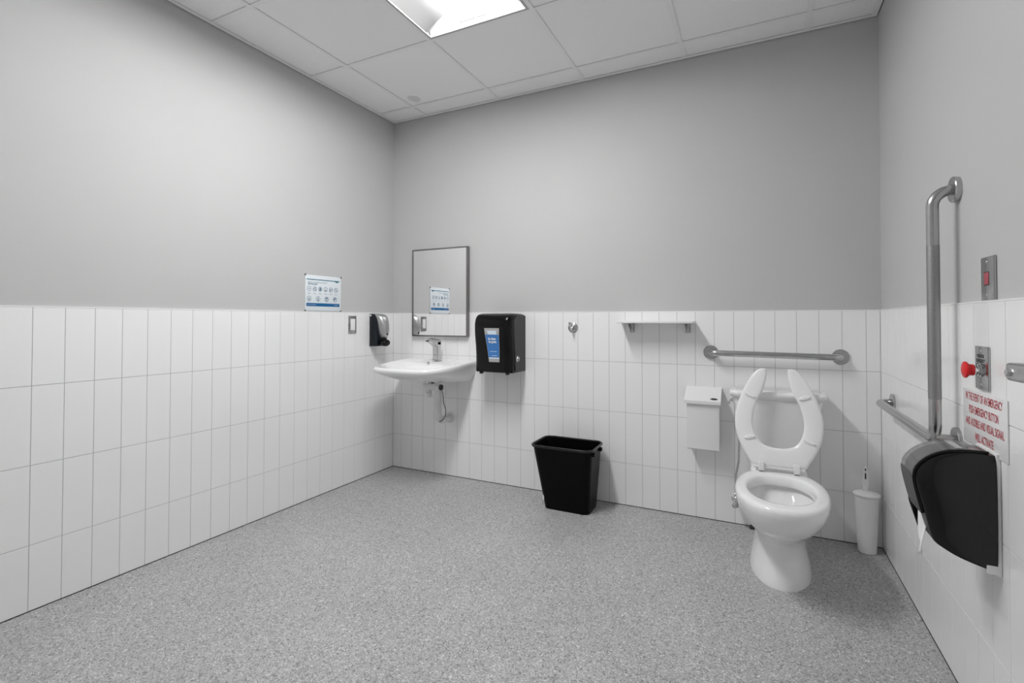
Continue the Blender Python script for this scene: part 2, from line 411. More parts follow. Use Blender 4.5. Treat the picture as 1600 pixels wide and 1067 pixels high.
obj('tank_lid', loft(bmesh.new(), [tank_ring(z, hw, -.012, yf, .022) for z, hw, yf in ((.713, .196, -.190), (.722, .207, -.200), (.735, .217, -.207), (.746, .217, -.207), (.753, .212, -.202), (.755, .200, -.192))]), M['porcelain'], to)
bm = bmesh.new(); lathe(bm, [(.011, 0), (.012, .003), (.012, .008), (.008, .012)], (TX-.199, -.125, .695), (-1, 0, 0), 16)
tube(bm, fillet([(TX-.208, -.125, .695), (TX-.216, -.14, .694), (TX-.217, -.192, .688)], .01, 4), [.0045]*1+[.0045]*5+[.006], 10) if False else tube(bm, [(TX-.208, -.125, .695), (TX-.215, -.14, .694), (TX-.217, -.165, .691), (TX-.217, -.195, .688)], [.0045, .005, .0055, .006], 10)
obj('flush_lever', bm, M['chrome'], to, label='chrome flush lever')
# raised open-front seat
hy, hz = -.352, .428; lean = math.atan2(.118, .45)
def SV(u, v, w_):   # u across, v along the seat from the hinge, w out towards the room
    return (TX+u, hy+math.sin(lean)*v-math.cos(lean)*w_, hz+math.cos(lean)*v+math.sin(lean)*w_)
outer = [(.060, .463), (.085, .455), (.112, .425), (.137, .378), (.160, .325), (.178, .265), (.1855, .215), (.183, .16), (.168, .105), (.146, .06), (.124, .025), (.108, .002), (.06, -.004), (0, -.004)]
inner = [(.045, .459), (.0455, .44), (.048, .41), (.056, .375), (.068, .34), (.087, .30), (.100, .26), (.1075, .215), (.106, .175), (.094, .135), (.072, .104), (.050, .092), (.025, .086), (0, .085)]
oc = catmull(outer, 3); ic = catmull(inner, 3)
O = oc+[(-x, v) for x, v in oc[-2::-1]]; I = ic+[(-x, v) for x, v in ic[-2::-1]]
rings = []
th = .017
for i, ((ox, ov), (ix, iv)) in enumerate(zip(O, I)):
    mx, mv = (ox+ix)/2, (ov+iv)/2; r_ = []
    for t, wd in ((0, .5), (.06, .12), (.16, .0), (.5, -.04), (.84, 0), (.94, .12), (1, .5), (.94, .88), (.84, 1.), (.5, 1.25), (.16, 1.), (.06, .88)):
        r_.append(SV(ox+(ix-ox)*t, ov+(iv-ov)*t, -.004+th*(1-wd)))
    rings.append(r_)
obj('seat', loft(bmesh.new(), rings), M['seat'], to, angle=50)
for (u, v, a) in ((-.118, .325, -22), (.112, .325, 18), (-.122, .125, 14), (.128, .125, -20)):
    bm = bmesh.new(); ca, sa = math.cos(math.radians(a)), math.sin(math.radians(a)); rs = []
    for k in range(9):
        t = -1+2*k/8; hw = .0088*math.sqrt(max(.02, 1-abs(t)**4))
        cxu, cxv = u+ca*t*.024, v+sa*t*.024
        rs.append([SV(cxu-sa*q*hw, cxv+ca*q*hw, .0128+hh) for q, hh in ((-1, 0), (-.8, .0065), (0, .009), (.8, .0065), (1, 0))])
    loft(bm, rs, True, True); obj('seat_bumper', bm, M['seat'], to)
for u in (-.073, .073):
    bm = nbox(TX+u-.012, TX+u+.012, hy-.024, hy-.012, .402, .452, bev=.003)
    box(bm, TX+u-.012, TX+u+.012, hy-.024, hy+.022, .399, .412, bev=.003)
    obj('hinge', bm, M['seat'], to)
obj('hinge_rod', tube(bmesh.new(), [(TX-.105, hy-.004, .424), (TX+.105, hy-.004, .424)], .0065, 12), M['seat'], to)
# supply valve with hose, on the tiles left of the bowl
sv = thing('supply_valve', 'chrome supply valve and hose on tiles left of toilet bowl', 'valve', (2.395, 0, .16))
bm = bmesh.new(); lathe(bm, [(.026, 0), (.026, .002), (.018, .008), (.009, .010), (.009, .05)], (2.388, 0, .140), (0, -1, 0), 24)
lathe(bm, [(.012, -.018), (.012, .022), (.008, .026), (.007, .032)], (2.388, -.052, .140), (0, 0, 1), 16)
obj('valve_body', bm, M['chrome'], sv)
bm = bmesh.new(); lathe(bm, [(.005, 0), (.005, .012), (.014, .014), (.015, .022), (.012, .028)], (2.388, -.062, .132), (-.3, -.9, -.35), 16); obj('valve_handle', bm, M['chrome_dull'], sv)
bm = bmesh.new(); lathe(bm, [(.010, 0), (.011, .012), (.009, .014)], (2.388, -.052, .124), (0, 0, -1), 14); obj('valve_cap', bm, M['dark'], sv, label='dark open valve end')
obj('hose', tube(bmesh.new(), fillet([(2.388, -.052, .16), (2.388, -.052, .28), (2.402, -.06, .36), (2.405, -.06, .45), (2.405, -.06, .52)], .04, 5), .005, 10), M['chrome_dull'], sv)
fp = bmesh.new(); lathe(fp, [(.016, 0), (.016, .012), (.012, .018), (.004, .02)], (2.466, -.03, 0), (0, 0, 1), 16)
o = obj('floor_plug', fp, M['dark']); o['label'] = 'small dark plug on the floor behind the toilet foot'; o['category'] = 'plug'

# ================================================================== GRAB BARS
def flange(bm, F, u, v, r=.039, t=.010): 
    n = Vector(F(0, 0, 1))-Vector(F(0, 0, 0))
    return lathe(bm, [(r, 0), (r, t-.002), (r-.002, t), (.018, t)], F(u, v, 0), n, 40)
gb = thing('grab_bar', 'straight horizontal stainless grab bar above the toilet', 'grab bar', (2.57, 0, .928), 'stainless grab bars')
RB = .016
z_ = .934
obj('bar', tube(bmesh.new(), fillet([BACK(2.262, z_, .006), BACK(2.262, z_, .056), BACK(2.872, z_-.006, .056), BACK(2.872, z_-.006, .006)], .035, 8), RB, 24), M['steel'], gb)
for u, zz in ((2.262, z_), (2.872, z_-.006)):
    f_ = obj('flange', flange(bmesh.new(), BACK, u, zz), M['steel'], gb)
gl = thing('grab_bar', 'L-shaped stainless grab bar with tall upright on the right wall', 'grab bar', RIGHT(1.03, .748, 0), 'stainless grab bars')
del gb['group']; del gl['group']
o_ = .056; zb = .746; yu = 1.035
obj('upright_bar', tube(bmesh.new(), fillet([RIGHT(yu, 1.513, .006), RIGHT(yu, 1.513, o_), RIGHT(yu, zb, o_), RIGHT(.245, zb, o_), RIGHT(.245, zb, .006)], .05, 8), RB, 24), M['steel'], gl)
obj('grip_sleeve', tube(bmesh.new(), [RIGHT(yu, 1.345, o_), RIGHT(yu, .872, o_)], RB+.0004, 24, cap=False), M['steel_rough'], gl, label='peened grip section')
obj('wall_stub', tube(bmesh.new(), [RIGHT(yu-.005, zb+.004, .006), RIGHT(yu-.005, zb+.004, o_)], RB-.001, 24), M['steel'], gl)
obj('flange_pad', lathe(bmesh.new(), [(.038, -.006), (.038, .001)], RIGHT(yu, 1.513, 0), (-1, 0, 0), 40), M['steel'], gl)
for u, v in ((yu, 1.513), (yu-.005, zb+.004), (.245, zb)):
    obj('flange', flange(bmesh.new(), RIGHT, u, v), M['steel'], gl)

# ================================================================== HANDRAIL END at right edge
hr = thing('wall_rail', 'end of a broad stainless rail with bolt at the right edge', 'rail', RIGHT(1.6, .985, 0))
bm = bmesh.new()
def rail_ring(y, hw, zc, hz_): return [RIGHT(y, zc+vv, .034+uu) for uu, vv in rrect(0, 0, hw, hz_, min(hw, hz_)*.4, 4)]
loft(bm, [rail_ring(1.505, .013, 1.002, .015), rail_ring(1.506, .017, 1.002, .018), rail_ring(1.512, .018, 1.001, .020), rail_ring(1.55, .018, 1.002, .0205), rail_ring(1.6, .018, 1.003, .021), rail_ring(2.2, .018, 1.003, .021)])
obj('rail', bm, M['steel'], hr)
for y in (1.56, 2.1): obj('bracket', tube(bmesh.new(), [RIGHT(y, 1.002, 0), RIGHT(y, 1.002, .02)], .016, 16), M['steel'], hr)
bm = bmesh.new(); lathe(bm, [(.010, 0), (.010, .003), (.008, .006)], RIGHT(1.522, .999, .051), (-1, 0, 0), 6); obj('bolt', bm, M['chrome'], hr)

# ================================================================== EMERGENCY DEVICES (right wall)
def plate(F, u0, u1, v0, v1, t=.006, m_=None, parent=None):
    return obj('plate', sheet(bmesh.new(), F, u0, u1, v0, v1, 0, t, .0022), m_ or M['steel'], parent)
def screws(F, uv, w_, parent, r=.0035):
    for u, v in uv:
        bm = bmesh.new(); lathe(bm, [(r, 0), (r*.9, .0008), (r*.4, .0014)], F(u, v, w_), Vector(F(0, 0, 1))-Vector(F(0, 0, 0)), 12); obj('screw', bm, M['chrome'], parent)
il = thing('indicator_light', 'steel wall plate with small square red lens, above the tiles', 'indicator light', RIGHT(1.257, 1.223, -.006))
RP = lambda u, v, w_: RIGHT(u, v, w_-.006)      # painted surface lies behind the tile face
obj('plate', sheet(bmesh.new(), RP, 1.219, 1.297, 1.166, 1.282, 0, .008, .003), M['steel'], il)
obj('lens_recess', sheet(bmesh.new(), RP, 1.240, 1.272, 1.206, 1.242, .0075, .0084), M['dark'], il, smooth=False)
obj('red_lens', sheet(bmesh.new(), RP, 1.243, 1.271, 1.208, 1.240, .008, .0094, .0006), M['red_lens'], il)
screws(RP, ((1.256, 1.268), (1.256, 1.181)), .008, il)
eb_ = thing('emergency_button', 'red mushroom emergency push button on lettered steel plate', 'emergency button', RIGHT(1.226, .985, 0))
plate(RIGHT, 1.184, 1.268, .928, 1.044, .006, None, eb_)
screws(RIGHT, ((1.226, 1.032), (1.226, .942)), .006, eb_)
for k, l in enumerate(('PUSH FOR', 'EMERGENCY', 'ASSISTANCE')):
    text(l, .013, RIGHT, 1.222, 1.017-.0125*k, .0063, M['slit'], eb_, width=(.046, .056, .060)[k], bold=.0004)
bm = bmesh.new(); lathe(bm, [(.019, .006), (.019, .010), (.016, .0105), (.016, .014), (.0125, .0145), (.0125, .024)], RIGHT(1.226, .980, 0), (-1, 0, 0), 28); obj('collar', bm, M['chrome'], eb_)
bm = bmesh.new(); lathe(bm, [(.011, .021), (.0150, .022), (.0155, .026), (.0155, .031), (.018, .034), (.0215, .0365), (.0225, .039), (.0215, .0415), (.016, .044), (.008, .0455), (0, .046)], RIGHT(1.226, .980, 0), (-1, 0, 0), 32); obj('button_head', bm, M['red'], eb_)

es = thing('emergency_sign', 'white wall sign with red emergency button instructions', 'sign', RIGHT(1.225, .84, 0))
obj('sign_board', sheet(bmesh.new(), RIGHT, 1.085, 1.368, .765, .918, .0004, .0034, .0008), M['signw'], es)
for l, v, u, wd in (('IN THE EVENT OF AN EMERGENCY', .898, 1.2245, .236), ('PUSH EMERGENCY BUTTON', .862, 1.225, .190), ('AND AUDIBLE AND VISUAL SIGNAL', .827, 1.2275, .247), ('WILL ACTIVATE', .790, 1.229, .118)):
    text(l, .031, RIGHT, u, v, .0038, M['red_ink'], es, width=wd, bold=.0004)

# ================================================================== ROLL TOWEL DISPENSER on the right wall
td = thing('paper_dispenser', 'black smoked roll towel dispenser with rounded clear front on right wall', 'paper dispenser', RIGHT(1.255, .62, 0))
Y0, Y1 = 1.19, 1.318   # far and near side
obj('back_plate', sheet(bmesh.new(), RIGHT, Y0, Y1+.003, .472, .776, 0, .010, .003), M['plastic'], td, label='pale grey back plate')
prof = [(.009, .772), (.05, .7735), (.092, .770), (.122, .759), (.146, .742), (.163, .720), (.169, .697), (.166, .672), (.160, .645), (.150, .602), (.141, .560), (.132, .534), (.108, .516), (.082, .502), (.045, .489), (.009, .479)]
prof_s = catmull(prof, 3)
OP = lambda u, v, w_: RIGHT(w_, v, u)   # profile plane: u out of wall, v up, w along the wall
bm = bmesh.new()
def dome(k, w_): return [OP(.07+(u-.07)*k if u > .0095 else u, .63+(v-.63)*k, w_) for u, v in prof_s]
loft(bm, [dome(1, Y0+.012), dome(1, Y1-.005), dome(.995, Y1-.0015), dome(.98, Y1), dome(.93, Y1+.0015), dome(.8, Y1+.0045), dome(.55, Y1+.007), dome(.3, Y1+.008)]); obj('side_cover', bm, M['smoked'], td, angle=35)
# clear curved front band (upper) and dark lower front, slightly proud of the body
def band(name, p, w0, w1, t0, t1, m_, **k):
    bm = bmesh.new(); ctr = (.06, .64)
    def off(q, t):
        dx, dy = q[0]-ctr[0], q[1]-ctr[1]; L_ = math.hypot(dx, dy); return (q[0]+dx/L_*t, q[1]+dy/L_*t)
    A = [off(q, t0) for q in p]; B = [off(q, t1) for q in p][::-1]
    prism(bm, A+B, OP, w0, w1, .0012, 2); return obj(name, bm, m_, td, angle=30, **k)
up = [q for q in prof_s if q[1] > .695 and q[0] > .03]
lo = [q for q in prof_s if .60 < q[1] <= .70 and q[0] > .12]
band('clear_front', up, Y0, Y1-.018, .001, .006, M['smoke_front'], label='translucent grey curved front window')
band('label_strip', [q for q in up if q[0] < .085 and q[0] > .062], Y0+.01, Y1-.022, .0062, .0066, M['label_grey'])
band('front_lip', lo, Y0, Y1-.012, .001, .007, M['black_side'])
band('front_rib', [q for q in prof_s if q[1] > .60 and q[0] > .009], Y1-.016, Y1-.010, 0, .0065, M['black'])
bm = bmesh.new(); prism(bm, [(.160, .64), (.159, .60), (.139, .528), (.132, .524), (.128, .54), (.138, .64)], OP, Y0+.001, Y0+.014, .001, 1); obj('tear_tab', bm, M['black'], td)
bm = bmesh.new(); disc(bm, lambda u, v, w_: (W-v, -u, w_), 1.262, .036, .011, .7735, .7745, 20); obj('lock', bm, M['plastic'], td, label='pale round lock on top')
for yy in (1.30,):
    obj('corner_clip', sheet(bmesh.new(), RIGHT, Y1-.002, Y1+.0045, .476, .497, .004, .030, .001), M['plastic'], td)
# paper tail
bm = bmesh.new(); rows_ = []
for k in range(15):
    t = k/14; z = .625-.155*t; wd = .026*(1-.25*t-.45*t**4); rows_.append([RIGHT(1.247+.006*math.sin(4*t)+wd*q, z+.004*math.sin(9*q+3*t), .146+.004*math.sin(7*t+2.5*q)-.004*abs(q)) for q in (-1, -.6, -.2, .2, .6, 1)])
loft(bm, rows_, False, False, closed=False)
o = obj('paper_tail', bm, M['tissue'], td, recalc=False, label='white paper hanging from the slot')
md = o.modifiers.new('solid', 'SOLIDIFY'); md.thickness = .001

# ================================================================== TOILET BRUSH
BX, BY = 2.962, -.078
tb = thing('toilet_brush', 'white toilet brush in tapered plastic holder in the corner', 'toilet brush', (BX, BY, 0))
def oval(z, rx, ry, n=36): return [(BX+rx*math.cos(2*PI*k/n), BY+ry*math.sin(2*PI*k/n), z) for k in range(n)]
obj('holder', loft(bmesh.new(), [oval(z, a, b) for z, a, b in ((.001, .036, .036), (.003, .038, .038), (.05, .040, .040), (.26, .049, .047), (.272, .050, .048))]), M['plastic'], tb)
obj('cap', loft(bmesh.new(), [oval(z, a, b) for z, a, b in ((.271, .053, .051), (.273, .055, .053), (.279, .055, .053), (.284, .050, .048), (.287, .03, .03), (.289, .018, .018))]), M['plastic'], tb)
bm = bmesh.new(); hp = [(-.010, 0), (-.011, .02), (-.0135, .045), (-.013, .07), (-.011, .10), (-.0085, .117), (-.004, .125), (0, .127)]
hp = catmull(hp, 3); hp = hp+[(-u, v) for u, v in hp[-2::-1]]
prism(bm, hp, lambda u, v, w_: (BX+u*.95-.004, BY+.004-w_+u*.2, .286+v), -.005, .005, .002, 2)
hd = obj('handle', bm, M['plastic'], tb)
bm = bmesh.new(); 
for v0, v1 in ((.062, .090), (.102, .112)):
    prism(bm, [(-.003, v0), (.003, v0), (.003, v1), (-.003, v1)], lambda u, v, w_: (BX+u-.004, BY+.004-w_, .286+v), -.0054, .0056, 0)
obj('hanging_slot', bm, M['slit'], hd, smooth=False)

# ================================================================== SANITARY BOX
nb = thing('sanitary_bin', 'white metal wall box with slanted lid left of the toilet', 'disposal box', (2.222, 0, .41))
obj('body', prism(bmesh.new(), [(0, .414), (.092, .404), (.098, .41), (.098, .668), (0, .70)], lambda u, v, w_: (w_, -u, v), 2.142, 2.309, .002, 2), M['whitebox'], nb, angle=30)
lid = obj('lid', prism(bmesh.new(), [(0, .738), (.004, .738), (.112, .674), (.112, .657), (.107, .657), (.107, .668), (0, .728)], lambda u, v, w_: (w_, -u, v), 2.130, 2.318, .001, 1), M['whitebox'], nb, angle=30)
bm = bmesh.new(); sl = math.atan2(-.064, .108)
for k, (rr, m2) in enumerate(((.020, 'chrome_dull'), (.013, 'dark'))):
    bm = bmesh.new(); prism(bm, [(2.283+rr*math.cos(2*PI*q/20), .094+rr*.36*math.sin(2*PI*q/20)) for q in range(20)], lambda u, v, w_: (u, -v-w_*.5, .738-(v-.004)*.5926+w_), 0, .0012+.0008*k); obj('keyhole' if k else 'lock_ring', bm, M[m2], lid)

# ================================================================== WASTE BIN
wbx, wby = 1.472, -.178
tr = thing('waste_bin', 'black rectangular plastic waste bin standing on the floor', 'waste bin', (wbx+.015, wby+.01, 0))
def br(z, hx, hy_, r, dx=0, dy=0): return [(x+dx, y+dy, z) for x, y in rrect(wbx, wby, hx, hy_, r, 7)]
def wz(z, inset=0):
    t = z/.38; return br(z, .137+(.183-.137)*t-inset, .094+(.130-.094)*t-inset, .035+.012*t-inset*.5, dx=.018*(1-t), dy=.012*(1-t))
bm = bmesh.new(); loft(bm, [wz(.0), wz(.008), wz(.36), wz(.372), wz(.372, .004), wz(.012, .004)]); 
bmesh.ops.recalc_face_normals(bm, faces=bm.faces[:]); obj('body', bm, M['bin'], tr, angle=50)
bm = bmesh.new(); loft(bm, [br(z, .183+a, .130+a, .047+a) for z, a in ((.366, .000), (.366, .006), (.370, .009), (.376, .009), (.380, .006), (.380, .002), (.376, -.002), (.368, -.002), (.366, .000))], False, False)
obj('rim', bm, M['bin_rim'], tr)
for yy in (-.255, -.115):
    obj('handle_tab', nbox(wbx+.168, wbx+.195, yy-.012, yy+.012, .338, .358, bev=.002), M['bin'], tr)
bm = bmesh.new(); prism(bm, [(1.3525, .055), (1.3585, .048), (1.3615, .062), (1.360, .078), (1.354, .082), (1.3505, .07)], lambda u, v, w_: (u, -.270-w_-.045*(v-.05)+(u-1.3525)*-.5*0, v), 0, .0026); obj('sticker', bm, M['plastic'], tr, label='small white sticker remnant')

# ================================================================== SHELF
sh = thing('wall_shelf', 'narrow white wall shelf on two small steel brackets', 'shelf', (1.97, 0, 1.10))
obj('board', nbox(1.757, 2.180, -.132, -.0005, 1.096, 1.1085, bev=.002), M['whitebox'], sh)
for x in (1.822, 2.140):
    bm = nbox(x-.014, x+.014, -.003, -.0002, 1.040, 1.096); box(bm, x-.014, x+.014, -.085, -.0002, 1.0935, 1.096)
    prism(bm, [(.002, 1.094), (.075, 1.094), (.002, 1.045)], lambda u, v, w_: (w_, -u, v), x-.010, x-.008)
    prism(bm, [(.002, 1.094), (.075, 1.094), (.002, 1.045)], lambda u, v, w_: (w_, -u, v), x+.008, x+.010)
    b_ = obj('bracket', bm, M['steel'], sh, smooth=False)
    s2 = bmesh.new(); lathe(s2, [(.004, 0), (.0035, .0015), (.001, .002)], (x, -.003, 1.052), (0, -1, 0), 12); obj('screw', s2, M['chrome'], b_)

# ================================================================== ROBE HOOK
rh = thing('robe_hook', 'small round chrome robe hook on the tiles right of paper towels', 'hook', (1.448, 0, 1.066))
bm = bmesh.new(); lathe(bm, [(.032, 0), (.032, .003), (.028, .007), (.014, .009), (.012, .018)], (1.448, 0, 1.066), (0, -1, 0), 28); obj('base', bm, M['chrome_dull'], rh)
bm = bmesh.new(); tube(bm, fillet([(1.448, -.008, 1.066), (1.448, -.035, 1.060), (1.446, -.056, 1.072), (1.446, -.062, 1.096)], .012, 5), [.0085]*2+[.0075]*13, 12) if False else tube(bm, catmull([(1.448, -.008, 1.066), (1.447, -.032, 1.058), (1.446, -.050, 1.066), (1.446, -.058, 1.094)], 5), .0075, 12)
lathe(bm, [(.0, 0), (.008, .002), (.0095, .006), (.006, .012)], (1.446, -.057, 1.090), (0, -.3, 1), 14); obj('hook', bm, M['chrome'], rh)

# ================================================================== TOWEL DISPENSER (black, back wall)
pd = thing('paper_towel_dispenser', 'glossy black paper towel dispenser with blue label beside the mirror', 'towel dispenser', (.98, 0, .775))
x0, x1 = .846, 1.111
def side(u, v, w_): return (w_, -u, v)
sp = catmull([(0, 1.156), (.10, 1.158), (.16, 1.155), (.198, 1.142), (.218, 1.115), (.224, 1.07), (.220, 1.01), (.209, .94), (.203, .86), (.205, .782)], 3)+[(.195, .777), (0, .777)]
# body lofted across its width so that the front corners are rounded
rs = []
for x, sc in ((x0, .90), (x0+.003, .945), (x0+.010, .98), (x0+.022, .997), (x0+.04, 1.), (x1-.05, 1.), (x1-.028, .992), (x1-.014, .965), (x1-.006, .925), (x1, .87)):
    rs.append([(x, -max(0, u*sc), v-(1-sc)*.12*(1 if v > 1.1 else 0)) for u, v in sp])
obj('cover', loft(bmesh.new(), rs), M['black'], pd, angle=50)
obj('side_panel', prism(bmesh.new(), [(.0, .782), (.0, 1.142), (.11, 1.143), (.145, 1.128), (.165, 1.09), (.165, 1.0), (.152, .9), (.148, .782)], side, x1-.001, x1+.004, .001, 1), M['black_side'], pd, label='matt charcoal side panel')
bm = bmesh.new(); lathe(bm, [(.019, 0), (.019, .004), (.012, .007), (.011, .012)], (x1+.003, -.128, .865), (1, 0, 0), 20)
box(bm, x1+.010, x1+.020, -.131, -.125, .852, .878, .001)
obj('latch_knob', bm, M['chrome_dull'], pd, label='grey turning latch')
for x in (.885, 1.075): obj('foot', nbox(x-.008, x+.008, -.20, -.17, .766, .780, .002), M['dark'], pd)
# label on the front: follows the curve of the front by interpolation of the profile
def front_u(v):
    best = .2
    for (a, va), (b, vb) in zip(sp, sp[1:]):
        if va >= v >= vb and a > .19: best = a+(b-a)*((va-v)/(va-vb) if va != vb else 0)
    return best
LB = lambda u, v, w_: (u, -(front_u(v)+w_), v)
def lab(name, poly, w_, m_, par=pd, n=6):
    """poly: rows of (v, ul, ur)"""
    bm = bmesh.new(); R0 = []; 
    for (v0, a0, b0), (v1, a1, b1) in zip(poly, poly[1:]):
        for k in range(n): t = k/n; R0.append((v0+(v1-v0)*t, a0+(a1-a0)*t, b0+(b1-b0)*t))
    R0.append(poly[-1])
    loft(bm, [[LB(a, v, w_) for a, b in [(a_, b_)]]+[LB(b_, v, w_)]+[LB(b_, v, w_-.0008)]+[LB(a_, v, w_-.0008)] for v, a_, b_ in R0])
    return obj(name, bm, m_, par, smooth=False)
lb = lab('label_holder', [(1.062, .926, 1.034), (.845, .951, 1.026)], .0008, M['label_grey'])
lab('label_card', [(1.020, .9335, 1.0305), (.876, .9495, 1.0255)], .0014, M['label_blue'], lb)
lab('label_header', [(1.046, .945, 1.010), (1.022, .955, 1.014)], .0014, M['label_pale'], lb, 1)
lab('label_footer', [(.874, .9505, 1.0255), (.866, .9515, 1.025)], .0014, M['label_pale'], lb, 1)
lab('label_line', [(.914, .962, 1.010), (.911, .962, 1.010)], .0018, M['label_pale'], lb, 1)
lab('label_line', [(.888, .972, 1.010), (.885, .972, 1.010)], .0018, M['label_pale'], lb, 1)
text('be clean.', .021, LB, .982, .994, .0022, M['plastic'], lb, width=.058, bold=.0009)
text('be great.', .021, LB, .984, .975, .0022, M['plastic'], lb, width=.058, bold=.0009)

# ================================================================== MIRROR
mi = thing('mirror', 'rectangular wall mirror in a thin steel frame above the washbasin', 'mirror', (.438, 0, .995))
mx0, mx1, mz0, mz1, md_ = .199, .679, .994, 1.634, .030
obj('glass', nbox(mx0+.008, mx1-.008, -md_+.003, -.012, mz0+.008, mz1-.008), M['mirror'], mi, smooth=False)
for q in ((mx0, mx1, mz0, mz0+.010), (mx0, mx1, mz1-.010, mz1), (mx0, mx0+.010, mz0+.010, mz1-.010), (mx1-.010, mx1, mz0+.010, mz1-.010)):
    obj('frame_rail', nbox(q[0], q[1], -md_, .001, q[2], q[3], bev=.0012), M['frame'], mi)
obj('backing', nbox(mx0+.009, mx1-.009, -.012, 0.0055, mz0+.009, mz1-.009), M['frame'], mi, smooth=False)

# ================================================================== WASHBASIN
SX = .446
sk = thing('washbasin', 'white wall hung washbasin with rounded front in the corner', 'washbasin', (SX, 0, .69))
def basin_outline(hw, d, sq=2.6, n=40, y0=-.0005, xo=0):
    """back edge flat on the wall, front a flattened super-ellipse"""
    out = []
    for k in range(n+1):
        t = PI*k/n; cx_, sx_ = math.cos(t), math.sin(t)
        x = hw*math.copysign(abs(cx_)**(2/sq), cx_); y = -d*abs(sx_)**(2/sq)
        out.append((SX+xo+x, y0+y))
    return out
def B_(z, hw, d, sq=2.6, tilt=0, y0=-.0005): return [(x, y, z+tilt*(-y)) for x, y in basin_outline(hw, d, sq, y0=y0)]
tl = -.062
rings = [B_(.679, .225, .05, 3), B_(.683, .238, .11, 3), B_(.694, .250, .25, 2.6), B_(.712, .262, .35, 2.8), B_(.738, .276, .425, 3.2, tl*.3), B_(.768, .285, .472, 3.6, tl*.6), B_(.798, .294, .508, 4, tl), B_(.814, .296, .515, 4, tl), B_(.826, .294, .513, 4, tl), B_(.834, .284, .503, 4, tl),
    B_(.834, .272, .488, 4, tl)]
def I_(z, hw, yb, yf, sq=2.4, tilt=tl, n=40):
    out = []
    for k in range(n+1):
        t = PI*k/n; cx_, sx_ = math.cos(t), math.sin(t)
        x = hw*math.copysign(abs(cx_)**(2/sq), cx_); 
        out.append((SX+x, None, sx_))
    return [(x, yb+(yf-yb)*(s if 1 else 0)**(2/sq), z+tilt*(-(yb+(yf-yb)*s**(2/sq)))) for x, _, s in out]
rings += [I_(.829, .245, -.150, -.445, 3.1), I_(.818, .231, -.160, -.43, 3), I_(.78, .185, -.18, -.36), I_(.745, .12, -.20, -.31), I_(.738, .03, -.23, -.27)]
bm = bmesh.new(); loft(bm, rings); obj('basin', bm, M['porcelain'], sk, angle=60)
bm = bmesh.new(); lathe(bm, [(.009, 0), (.009, .002), (.006, .003)], (SX, -.163, .8165), (0, -.8, .6), 16); obj('overflow', bm, M['chrome_dull'], sk)
bm = bmesh.new(); lathe(bm, [(.024, 0), (.024, .004), (.02, .006)], (SX, -.25, .7225), (0, 0, 1), 24); obj('drain', bm, M['chrome'], sk)
bm = bmesh.new(); disc(bm, lambda u, v, w_: (u, v, w_), SX+.17, -.30, .009, .700, .712, 12); obj('mounting_bolt', bm, M['chrome_dull'], sk) if False else bm.free()

fx, fy = .462, -.085
fa = thing('faucet', 'square chrome single lever faucet on the washbasin', 'faucet', (fx, fy, .829))
bm = bmesh.new()
loft(bm, [[(x, y, z) for x, y in rrect(fx, fy+dy, hx, hy_, .006, 3)] for z, hx, hy_, dy in ((.8285, .027, .027, 0), (.834, .027, .027, 0), (.838, .022, .022, 0), (.94, .021, .023, 0), (.958, .021, .023, 0))])
obj('column', bm, M['chrome_dull'], fa)
obj('spout', prism(bmesh.new(), [(-.024, .925), (-.026, .962), (.0, .970), (.10, .984), (.126, .985), (.127, .974), (.055, .952), (.026, .925)], lambda u, v, w_: (w_, fy-u, v), fx-.021, fx+.021, .002, 2), M['chrome_dull'], fa)
obj('lever', prism(bmesh.new(), [(-.022, .9645), (-.02, .972), (.0, .977), (.098, .992), (.10, .9855), (.0, .9715)], lambda u, v, w_: (w_, fy-u, v), fx-.018, fx+.018, .001, 1), M['chrome_dull'], fa)
bm = bmesh.new(); lathe(bm, [(.011, 0), (.011, .006), (.009, .007)], (fx, fy-.112, .972), (0, 0, -1), 16); obj('aerator', bm, M['dark'], fa)
bm = bmesh.new(); lathe(bm, [(.004, 0), (.004, .001), (.002, .0015)], (fx, fy-.0218, .868), (0, -1, 0), 12); obj('indicator_dot', bm, M['dark'], fa)

pt = thing('trap_pipe', 'white covered drain trap under the washbasin', 'drain trap', (.47, -.13, .44))
PY = -.15
bm = bmesh.new(); tube(bm, [(.435, PY, .692), (.435, PY, .66)], .016, 18); obj('tailpiece', bm, M['chrome_dull'], pt)
obj('crosswise_sleeve', tube(bmesh.new(), [(.402, PY, .652), (.404, PY, .652), (.412, PY, .652), (.53, PY-.004, .650), (.538, PY-.004, .650), (.541, PY-.004, .650)], [.014, .021, .0245, .0245, .022, .014], 22), M['pvc'], pt)
obj('cup', tube(bmesh.new(), [(.436, PY, .652), (.436, PY, .592), (.436, PY, .578), (.436, PY, .574)], [.024, .025, .023, .012], 22), M['pvc'], pt)
obj('cup_ring', tube(bmesh.new(), [(.436, PY, .606), (.436, PY, .612)], .0262, 22), M['chrome_dull'], pt)
obj('down_sleeve', tube(bmesh.new(), catmull([(.518, PY-.002, .655), (.518, PY-.002, .56), (.518, PY, .47), (.518, PY+.015, .435), (.518, PY+.045, .418), (.518, PY+.085, .416), (.518, PY+.149, .416)], 4), .0255, 22), M['pvc'], pt)
bm = bmesh.new(); lathe(bm, [(.040, 0), (.040, .004), (.027, .010)], (.518, 0, .416), (0, -1, 0), 28); obj('wall_escutcheon', bm, M['pvc'], pt)
obj('end_ring', tube(bmesh.new(), [(.541, PY-.004, .650), (.552, PY-.004, .650)], .020, 20), M['dark'], pt)
